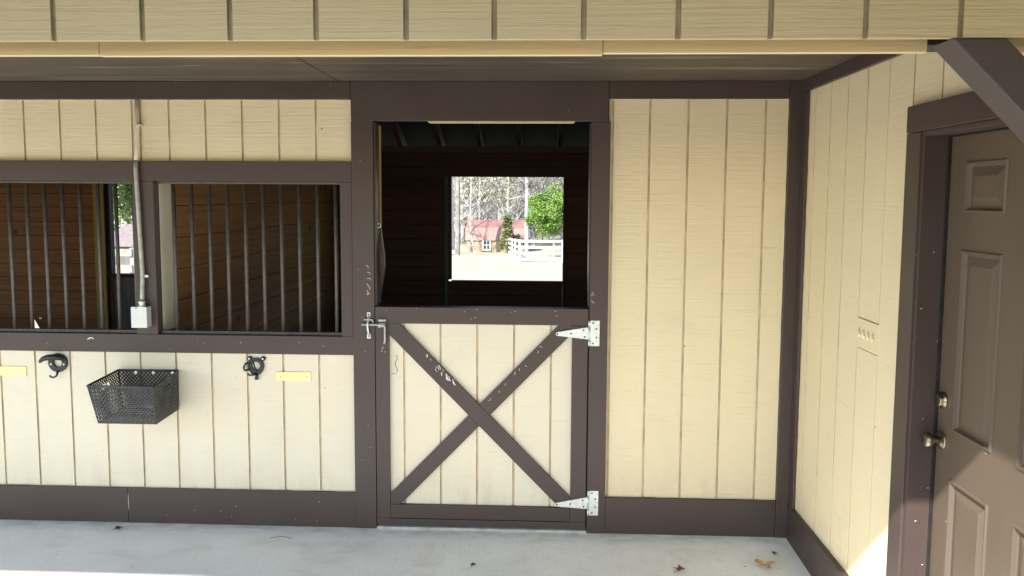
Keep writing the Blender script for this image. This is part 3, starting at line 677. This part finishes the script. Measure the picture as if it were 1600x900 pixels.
slab([(.564, -9.5, 2.57), (6.5, -9.5, 4.0), (6.5, -3.101, 4.0), (.564, -3.101, 2.57)], .08, 'wing_roof', M_sheath, br)
slab([(1.601, -3.10, 2.80), (6.5, -3.10, 4.0), (6.5, 4.1, 4.0), (1.601, 4.1, 2.80)], .08, 'wing_roof', M_sheath, br)
# wing end wall and inner lining closing the stall from the wing
il = thing('inner_wall', 'dark plank wall closing the stall on the wing side', 'wall', (1.4, 1.8, 0), kind='thing')
board(1.3995, 1.43, .04, 3.64, -.1, 2.9, 'planks', M_woody, il, 0)
board(1.40, 1.50, 3.70, 3.9, -.1, 2.9, 'corner_post', M_woodd, il, 0)
bw_ = thing('upper_wall', 'unpainted boards above the stall fronts inside the roof', 'wall', (-3, .05, 2.5), kind='thing')
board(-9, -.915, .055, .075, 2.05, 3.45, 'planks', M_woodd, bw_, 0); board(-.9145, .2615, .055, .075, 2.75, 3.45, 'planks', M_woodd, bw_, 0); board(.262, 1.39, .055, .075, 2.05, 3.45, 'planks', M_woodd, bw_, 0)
board(-9, -1.04, .055, .075, -.05, .985, 'planks', M_woodd, bw_, 0)
board(.37, 1.39, .055, .075, -.05, 2.0495, 'planks', M_woodd, bw_, 0)

# ------------------------------------------------------------------ inside walls
def backing(x0, x1, z0, z1, y, par, mat):
    board(x0, x1, y, y + .006, z0, z1, 'backing_board', mat, par, 0)
def planks(x0, x1, z0, z1, y, holes, pitch, off, mb, th=.024):
    k = 0; z = z0
    while z < z1 - .01:
        zz = min(z1, z + pitch)
        segs = [(x0, x1)]
        cuts = [z, zz]
        for h in holes:
            for c in (h[2], h[3]):
                if z < c < zz: cuts.append(c)
        cuts = sorted(cuts)
        for c0, c1 in zip(cuts[:-1], cuts[1:]):
            segs = [(x0, x1)]; mid = (c0 + c1) / 2
            for h in holes:
                if h[2] < mid < h[3]:
                    ns = []
                    for a, b in segs:
                        if h[0] > a: ns.append((a, min(b, h[0])))
                        if h[1] < b: ns.append((max(a, h[1]), b))
                    segs = [q for q in ns if q[1] > q[0] + .001]
            dy = U(-.002, .002); g0 = .003 if c0 == z else 0; g1 = .003 if c1 == zz else 0
            for a, b in segs: mb.box(a, b, y + dy, y + th, c0 + g0, c1 - g1)
        z = zz
    return mb
rb = thing('rear_wall', 'dark plank rear wall with an open window behind the half door', 'wall', (-.4, 3.66, 0), kind='thing')
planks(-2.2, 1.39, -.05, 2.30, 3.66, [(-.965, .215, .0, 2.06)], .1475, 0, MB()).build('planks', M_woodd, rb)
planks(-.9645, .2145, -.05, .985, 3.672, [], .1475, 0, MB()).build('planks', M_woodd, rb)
for b_ in ((-2.2, -.967, -.05, 2.36), (.2165, 1.39, -.05, 2.36), (-.966, .216, 2.061, 2.36), (-.9645, .2145, -.05, .95)): backing(*b_, 3.70, rb, M_hole)
board(-2.2, 1.39, 3.645, 3.698, 2.302, 2.372, 'top_plate', M_raft, rb, .003)
board(-9, 1.6, 3.725, 3.74, -.1, .4, 'outer_siding', M_side, rb, 0)
board(-1.005, -.966, 3.635, 3.699, .55, 2.06, 'window_frame', M_grey, rb, .003)
board(-.9655, -.935, 3.66, 3.72, 1.0, 2.06, 'window_frame', M_woodd, rb, .003)
board(.2155, .245, 3.640, 3.70, .55, 2.06, 'window_frame', M_woodd, rb, .003)
board(-.9345, .2145, 3.645, 3.72, .955, .990, 'window_sill', M_woodd, rb, .003)
ra = thing('rear_wall', 'brown plank rear wall seen through the left barred window', 'wall', (-4.5, 3.66, 0), kind='thing')
m_ = planks(-9, -4.56, -.05, 2.30, 3.66, [(-5.475, -5.345, .4275, .575)], .1475, 0, MB())
m_.add([(-5.475, 3.66, .4275), (-5.475, 3.66, .575), (-5.425, 3.66, .575), (-5.455, 3.66, .4275)], [(0, 1, 2, 3)])
m_.add([(-5.345, 3.66, .4275), (-5.345, 3.66, .575), (-5.425, 3.66, .575)], [(0, 1, 2)])
planks(-3.6, -2.2, -.05, 2.30, 3.66, [], .1475, 0, m_); planks(-4.56, -3.6, 2.1, 2.30, 3.66, [], .1475, 0, m_)
m_.build('planks', M_wood, ra)
for b_ in ((-9, -5.476, -.05, 2.36), (-5.344, -4.56, -.05, 2.36), (-5.475, -5.345, .576, 2.36), (-5.475, -5.345, -.05, .427), (-3.6, -2.2, -.05, 2.36), (-4.56, -3.6, 2.11, 2.36)): backing(*b_, 3.70, ra, M_hole)
board(-9, -2.2, 3.645, 3.698, 2.302, 2.372, 'top_plate', M_raft, ra, .003)
board(-4.675, -4.562, 3.60, 3.655, .0, 2.3, 'yellow_post', M_yel, ra, .003)
board(-4.5595, -4.515, 3.62, 3.70, 1.03, 2.1, 'door_jamb', M_hole, ra, .003)
board(-4.4995, -3.6, 3.63, 3.70, -.05, .994, 'lower_door', M_grey, ra, .003); board(-4.5595, -4.50, 3.625, 3.70, -.05, .994, 'lower_door', M_woodd, ra, .003); board(-4.5595, -3.6, 3.61, 3.71, .995, 1.028, 'door_ledge', M_hole, ra, .003)
pt = thing('partition_wall', 'warm brown plank partition behind the barred window beside the half door', 'wall', (-2.15, 1.9, 0), kind='thing')
m_ = MB(); z = -.05; k = 0
while z < 2.3:
    zz = min(2.3, z + .185); m_.box(-2.1455, -2.125 + U(-.003, .003), .1915, 3.64, z + .0025, zz - .0025); z = zz
m_.build('planks', M_woody, pt); board(-2.150, -2.146, .1915, 3.64, -.05, 2.3, 'backing_board', M_hole, pt, 0)
m_ = MB(); z = -.05
while z < 2.3:
    zz = min(2.3, z + .185); m_.box(-2.175, -2.1525, .1915, 3.64, z + .0025, zz - .0025); z = zz
m_.build('planks', M_woody, pt)
lw = thing('end_wall', 'plank end wall of the left stall', 'wall', (-7.5, 1.8, 0), kind='thing')
board(-7.55, -7.5, .08, 3.65, -.05, .9, 'planks', M_woody, lw, 0); board(-7.55, -7.5, .08, 3.65, 2.0, 2.4, 'planks', M_woody, lw, 0)

# ------------------------------------------------------------------ leaves and litter on the porch floor
def leaf(name, x, y, size, mat, label, cat='leaf', rot=0, seed=1, lobes=5):
    rr = random.Random(seed); n_ = 26; top = [(0, 0, .006)]; 
    for k in range(n_):
        a = 2 * math.pi * k / n_; r_ = size * (.62 + .3 * math.cos(a * lobes) * (.6 + .4 * rr.random()) + .12 * rr.random()) * (1.0 if abs(math.cos(a)) > .5 else .72)
        top.append((r_ * math.cos(a), r_ * math.sin(a), .004 + size * .35 * abs(math.sin(a * 1.5 + seed)) + rr.random() * .004))
    z0 = fs * (y - .06) + .001; c_, s_ = math.cos(rot), math.sin(rot)
    P = lambda q, dz: (x + q[0] * c_ - q[1] * s_, y + q[0] * s_ + q[1] * c_, z0 + q[2] + dz)
    mb = MB(); v = [P(q, .0012) for q in top] + [P(q, 0) for q in top]; f = [(0, 1 + k, 1 + (k + 1) % n_) for k in range(n_)] + [(n_ + 1, n_ + 2 + (k + 1) % n_, n_ + 2 + k) for k in range(n_)]
    f += [(1 + k, n_ + 2 + k, n_ + 2 + (k + 1) % n_, 1 + (k + 1) % n_) for k in range(n_)]
    mb.add(v, f); mb.tube([P((0, 0, .005), 0), P((-size * .7, -.1 * size, .008), 0), P((-size * 1.3, -.35 * size, .003), 0)], .0011, 5)
    return tag(mb.build(name, mat), label, cat, 'dry litter on the porch floor')
leaf('dry_leaf', .708, -.394, .034, M_leafr, 'small reddish brown dry leaf on the concrete', rot=.4, seed=3)
leaf('dry_leaf', 1.150, -.340, .056, M_leaft, 'large curled tan dry leaf near the wing wall', rot=2.6, seed=5, lobes=3)
leaf('dry_leaf', -2.352, -.10, .026, M_twig, 'dark dry leaf scrap by the base board below the basket', rot=.2, seed=8)
leaf('dry_leaf', 1.235, -.205, .017, M_twig, 'tiny black leaf scrap near the corner of the porch', rot=2.2, seed=9)
leaf('dry_leaf', -.335, -.395, .017, M_twig, 'tiny dark leaf scrap in front of the half door', rot=.9, seed=12)
z_ = lambda y: fs * (y - .06) + .002
tag(MB().tube([(-1.47 + .03 * k, -.16 + .022 * math.sin(k * .8), z_(-.16) + .001) for k in range(5)], .0012, 5).build('dry_twig', M_twig), 'thin curved dry twig on the concrete below the base board', 'twig')

# ------------------------------------------------------------------ outside: shed, fences, trees
def ray_at(px_, Y):     # world X of a photo column at distance Y, from the camera's yaw
    return (px_ - 847.0) / 1176.0 * (Y + 4.08)
sh = thing('garden_shed', 'small tan shed with red gambrel metal roof before the woods', 'shed', (1.0, 64, gz(64)))
x0, x1 = ray_at(727, 64), ray_at(822, 64); zs = gz(64); yd = 4.0
P_ = lambda u, v, d: (d, u, v)
board(x0 + .2, x1 - .2, 64, 64 + yd, zs, zs + 1.15, 'wall', M_tan, sh, 0)
prof = [(-.15, 1.05), (.25, 2.15), (yd / 2, 2.85), (yd - .25, 2.15), (yd + .15, 1.05), (yd - .05, 1.05), (yd - .4, 2.08), (yd / 2, 2.72), (.4, 2.08), (.05, 1.05)]
rfm = MB(); n_ = len(prof); a = [(x0, 64 + y, zs + z) for y, z in prof]; b = [(x1, 64 + y, zs + z) for y, z in prof]
rfm.add(a + b, [(i, (i + 1) % n_, (i + 1) % n_ + n_, i + n_) for i in range(n_)] + [tuple(range(n_)), tuple(range(2 * n_ - 1, n_ - 1, -1))])
xx = x0 + .1
while xx < x1:
    rfm.add([(xx, 63.83, zs + 1.06), (xx + .05, 63.83, zs + 1.06), (xx + .05, 64.23, zs + 2.2), (xx, 64.23, zs + 2.2)], [(0, 1, 2, 3)]); xx += .6
rfm.build('roof', M_rroof, sh)
gp = [(.05, 1.1), (.4, 2.05), (yd / 2, 2.7), (yd - .4, 2.05), (yd - .05, 1.1)]
for xg in (x0 + .12, x1 - .16): MB().prism([(64 + y, zs + z) for y, z in gp], WX, xg, xg + .04).build('gable', M_tan, sh)
wx = ray_at(754, 64); wf = MB().box(wx, wx + .75, 63.9, 64, zs + .12, zs + 1.12).build('door', M_white, sh)
for i in range(2):
    for j in range(2): MB().box(wx + .1 + i * .3, wx + .34 + i * .3, 63.88, 63.9, zs + .28 + j * .4, zs + .6 + j * .4).build('pane', M_glass, wf)

def fence(label, pts, mat, h=1.3, rails=4, grp=None, name='board_fence', rh=.15, base=.12, gap=2.4):
    t = thing(name, label, 'fence', (pts[0][0], pts[0][1], gz(pts[0][1])), grp)
    for si, (a, b) in enumerate(zip(pts[:-1], pts[1:])):
        a = Vector(a); b = Vector(b); L_ = (b - a).length; n_ = max(1, round(L_ / (gap if L_ > 15 else 2.4))); d = (b - a).normalized(); nn = Vector((-d.y, d.x))
        for k in range(1 if si else 0, n_ + 1):
            q = a + (b - a) * k / n_; MB().box(q.x - .06, q.x + .06, q.y - .06, q.y + .06, gz(q.y), gz(q.y) + h).build('post', mat, t)
        for r_ in range(rails):
            zz = h - rh - r_ * (h - rh - base) / (rails - 1) - .02; pr_ = []
            for q in (a, b):
                for s_ in (-.062, -.09):
                    for dz in (0, rh): pr_.append((q.x + nn.x * s_, q.y + nn.y * s_, gz(q.y) + zz + dz))
            MB().add(pr_, [(0, 1, 3, 2), (4, 6, 7, 5), (0, 2, 6, 4), (1, 5, 7, 3), (2, 3, 7, 6), (0, 4, 5, 1)]).build('rail', mat, t)
    return t
fx = ray_at(812, 39.5)
fence('white board fence seen through the stall window beside the bright green tree', [(ray_at(796, 60), 60), (fx, 39.5), (fx + 10, 39.5)], M_white, gap=7, rh=.13)
fx2 = ray_at(195, 11)
fence('old grey board fence seen through the slit of the left stall', [(fx2 - 6, 11.0), (fx2, 11.0), (fx2 - 1.2, 22)], M_gfence, 1.25, 4)
# low shingled shed behind the grey fence
ls = thing('low_shed', 'low shed with a faded shingle roof behind the grey fence', 'shed', (-12, 26, gz(26)))
lx = ray_at(150, 26)
board(lx, lx + 7, 26, 30, gz(26) - .2, gz(26) + 1.0, 'wall', M_grey, ls, 0)
slab([(lx - .3, 25.6, gz(26) + 1.0), (lx + 7.3, 25.6, gz(26) + 1.0), (lx + 7.3, 28, gz(26) + 1.75), (lx - .3, 28, gz(26) + 1.75)], .06, 'roof', M_proof, ls)
board(lx + 1.2, lx + 1.6, 25.95, 26.0, gz(26) + .3, gz(26) + .7, 'window', M_glass, ls, 0)

def limb(mb, p, d, r, L_, depth, rr, wig=.18, n=4, lean_up=.1):
    segs = 4; pts = [p.copy()]; rs = [r]; q = p.copy(); dd_ = d.copy(); ch = []
    for k in range(segs):
        dd_ = (dd_ + Vector((rr.uniform(-wig, wig), rr.uniform(-wig, wig), rr.uniform(-wig, wig) + lean_up))).normalized(); q = q + dd_ * L_ / segs
        pts.append(q.copy()); rs.append(max(.004, r * (1 - .75 * (k + 1) / segs))); ch.append((q.copy(), dd_.copy(), rs[-1]))
    mb.tube(pts, rs, n, False)
    if depth > 0:
        for q, dd_, r_ in ch:
            for _ in range(2):
                a = rr.uniform(0, 6.28); o_ = dd_.orthogonal().normalized(); o_.rotate(Matrix.Rotation(a, 3, dd_)); nd = (dd_ * rr.uniform(.4, .9) + o_ * rr.uniform(.6, 1.0)).normalized()
                limb(mb, q, nd, max(.006, r_ * .6), L_ * rr.uniform(.38, .62), depth - 1, rr, wig * 1.2, 3, lean_up)
def bare_tree(seed, H, r0, mat, buds=0, lean=(0, 0), fork=.35, at=(0, 0, 0), label='', group=None, budmat=None, nb=3):
    rr = random.Random(seed); t = thing('bare_tree', label, 'tree', (0, 0, 0), group)
    tr = MB(); pts = []; rs = []; n_ = 10; x = y = 0
    for k in range(n_ + 1):
        f_ = k / n_; x += rr.uniform(-.05, .05) * H / 14; y += rr.uniform(-.05, .05) * H / 14
        pts.append(Vector((x + lean[0] * H * f_, y + lean[1] * H * f_, H * f_))); rs.append(r0 * (1 - .85 * f_) + .01)
    tr.tube(pts, rs, 7, False).build('trunk', mat, t)
    cr = MB(); bl = []
    for k in range(1, n_ + 1):
        if k / n_ < fork: continue
        for _ in range(nb):
            a = rr.uniform(0, 6.28); d = Vector((math.cos(a), math.sin(a), rr.uniform(.3, 1.2))).normalized()
            limb(cr, pts[k].copy(), d, rs[k] * .5 + .01, H * rr.uniform(.10, .22), 1, rr)
    if buds:
        for _ in range(buds):
            k = rr.randint(4, n_); c = pts[k] + Vector((rr.gauss(0, H * .09), rr.gauss(0, H * .09), rr.gauss(0, H * .05))); s_ = rr.uniform(.05, .12)
            u = Vector((rr.gauss(0, 1), rr.gauss(0, 1), rr.gauss(0, 1))).normalized() * s_; v = u.orthogonal().normalized() * s_ * .7
            bl.append((c, u, v))
    o_ = cr.build('crown', mat, t)
    if budmat:
        bd = MB()
        for c, u, v in bl: bd.add([c - u, c + v, c + u, c - v], [(0, 1, 2, 3)])
        bd.build('buds', budmat, t)['kind'] = 'stuff'
    return t
def copy_tree(t):
    c = t.copy(); C.objects.link(c)
    for ch in list(t.children):
        d = ch.copy(); C.objects.link(d); d.parent = c
    return c
def leafy(name, label, X, Y, H, rad, zc, n, mat, trunkmat, seed, leaf_s=.12, squash=1.0, cone=False, cat='tree', zbase=None):
    rr = random.Random(seed); zb_ = gz(Y) if zbase is None else zbase; t = thing(name, label, cat, (X, Y, zb_)); tr = MB(); top = Vector((X + rr.uniform(-.2, .2), Y, zb_ + H * .9))
    tr.tube([Vector((X, Y, zb_)), Vector((X, Y, zb_)).lerp(top, .5) + Vector((rr.uniform(-.1, .1), 0, 0)), top], [H * .022, H * .015, .02], 7, False)
    cl = []
    for k in range(64):
        if cone:
            h_ = rr.uniform(.12, 1) ; r_ = rad * (1 - h_) * 1.15 + .05; a = rr.uniform(0, 6.28); q = rr.uniform(.5, 1)
            c = Vector((X + math.cos(a) * r_ * q, Y + math.sin(a) * r_ * q, zb_ + H * h_)); cr_ = rad * .26
        else:
            v = Vector((rr.gauss(0, 1), rr.gauss(0, 1), rr.gauss(0, 1))).normalized() * (rr.random() ** .45)
            c = Vector((X + v.x * rad, Y + v.y * rad, zb_ + zc + v.z * rad * squash)); cr_ = rad * rr.uniform(.16, .30)
        cl.append((c, cr_)); 
        if k % 2 == 0: tr.tube([Vector((X, Y, c.z - .25 * (c - Vector((X, Y, c.z))).length)), c], [.03, .01], 4, False)
    tr.build('trunk', trunkmat, t); mb = MB()
    for _ in range(n):
        c, cr_ = rr.choice(cl); v = Vector((rr.gauss(0, 1), rr.gauss(0, 1), rr.gauss(0, .75))).normalized() * cr_ * rr.random() ** .35; p_ = c + v
        u = Vector((rr.gauss(0, 1), rr.gauss(0, 1), rr.gauss(0, .6))).normalized() * leaf_s * rr.uniform(.5, 1.2); w_ = u.orthogonal().normalized(); w_.rotate(Matrix.Rotation(rr.uniform(0, 6.28), 3, u)); w_ *= u.length * .5
        mb.add([p_ - u, p_ + w_, p_ + u, p_ - w_], [(0, 1, 2, 3)])
    mb.build('crown', mat, t); return t
# bright green cedar at the right of the view
leafy('cedar_tree', 'bright green cedar tree behind the white board fence', ray_at(866, 50), 50, 5.0, 2.0, 3.2, 20000, M_leaf, M_bark, 14, .09, .82)
leafy('cedar_tree', 'small dull green evergreen in front of the red roofed shed', ray_at(793, 60), 60, 3.2, .95, 1.2, 2400, M_leaf2, M_barkd, 6, .10, 1, True)
leafy('evergreen_shrub', 'bushy olive green shrub beside the small evergreen at the shed', ray_at(808, 60.8), 60.8, 1.9, .75, 1.0, 1800, M_leaf2, M_barkd, 7, .09, .9, cat='shrub')
leafy('leafy_tree', 'large leafy green tree above the low shingled shed', ray_at(185, 34), 34, 12, 5.2, 6.8, 16000, M_leaf3, M_bark, 9, .20, .95)
leafy('leafy_tree', 'second leafy tree left of the low shed', ray_at(90, 38), 38, 11, 5.0, 6.0, 9000, M_leaf3, M_bark, 10, .2, .9)
# single bare trees one can tell apart
def place(t, X, Y, rz=0, s=1):
    t.location = (X, Y, gz(Y) - .05); t.rotation_euler = (0, 0, rz); t.scale = (s, s, s); return t
place(bare_tree(21, 15, .17, M_bark, lean=(-.01, 0), label='tall pale trunk leaning slightly, at the right end of the red roofed shed', fork=.6), ray_at(824, 58), 58)
place(bare_tree(22, 3.4, .07, M_bark, lean=(-.18, 0), label='small forked bare tree bending over before the shed', fork=.2), ray_at(742, 55), 55)
place(bare_tree(23, 17, .20, M_barkd, label='thick dark trunk at the left edge of the stall window view', fork=.5), ray_at(713, 52), 52)
place(bare_tree(24, 16, .15, M_bark, label='pale thick trunk just left of the red roofed shed', fork=.45), ray_at(707, 58), 58)
for k, (sx_, sy_, tx) in enumerate(((-5.9, 55, 0), (-4.9, 53, 0), (-3.6, 56, 0), (-2.4, 51, 0))):
    Y_ = sy_; place(bare_tree(60 + k, 13, .26, M_bark, label='bare tree left of the red roofed shed, throwing a stripe of shadow on its roof', group='bare trees left of the shed', fork=.8), sx_ - .6 * (64.5 - sy_), sy_)
protos = [bare_tree(30 + k, 17 + 2 * (k % 3), .12 + .03 * (k % 4), M_bark if k % 3 else M_barkd, label='slender bare hardwood in the wood behind the shed', group='bare trees of the wood', fork=.08, nb=7) for k in range(5)]
budp = [bare_tree(40 + k, 13, .10, M_bark, 420, label='bare hardwood with pale yellow green spring buds behind the shed', group='budding trees of the wood', fork=.2, budmat=M_bud) for k in range(3)]
rr = random.Random(5)
for i in range(95):
    t = protos[i] if i < 5 else copy_tree(protos[i % 5])
    Y = 69 + 55 * (i / 95) ** .8; X = ray_at(rr.uniform(640, 940), Y); place(t, X, Y, rr.uniform(0, 6.28), rr.uniform(.8, 1.25))
for i in range(16):
    t = budp[i] if i < 3 else copy_tree(budp[i % 3])
    Y = rr.uniform(67, 80); place(t, ray_at(rr.uniform(680, 920), Y), Y, rr.uniform(0, 6.28), rr.uniform(.7, 1.1))
m_ = MB(); rr = random.Random(77)
for i in range(1300):
    Y = rr.uniform(110, 190); X = ray_at(rr.uniform(-300, 1300), Y); H = rr.uniform(14, 24); z0 = gz(Y); l = rr.uniform(-1.2, 1.2); r_ = rr.uniform(.08, .24)
    m_.tube([(X, Y, z0), (X + l * .4, Y, z0 + H * .5), (X + l, Y, z0 + H)], [r_, r_ * .7, .03], 4, False)
    for _ in range(9):
        h_ = rr.uniform(.2, .98) * H; a = rr.uniform(0, 6.28); L_ = rr.uniform(1, 3.5); m_.tube([(X + l * h_ / H * .8, Y, z0 + h_), (X + math.cos(a) * L_, Y + math.sin(a), z0 + h_ + L_ * rr.uniform(.2, 1))], [.07, .02], 3, False)
tag(m_.build('woods', M_bark), 'distant wood of bare grey trunks reading as one mass', 'woods', kind='stuff')
lp = thing('log_pile', 'low pile of pale logs at the foot of the trees', 'log pile', (ray_at(707, 53), 53, gz(53)))
for k in range(4): MB().tube([(ray_at(699, 53) + .1 * k, 53 + .2 * k, gz(53) + .1 + .16 * (k // 2)), (ray_at(716, 53) - .15 * k, 53 + .25 * k, gz(53) + .1 + .14 * (k // 2))], .10, 8).build('log', M_bark, lp)
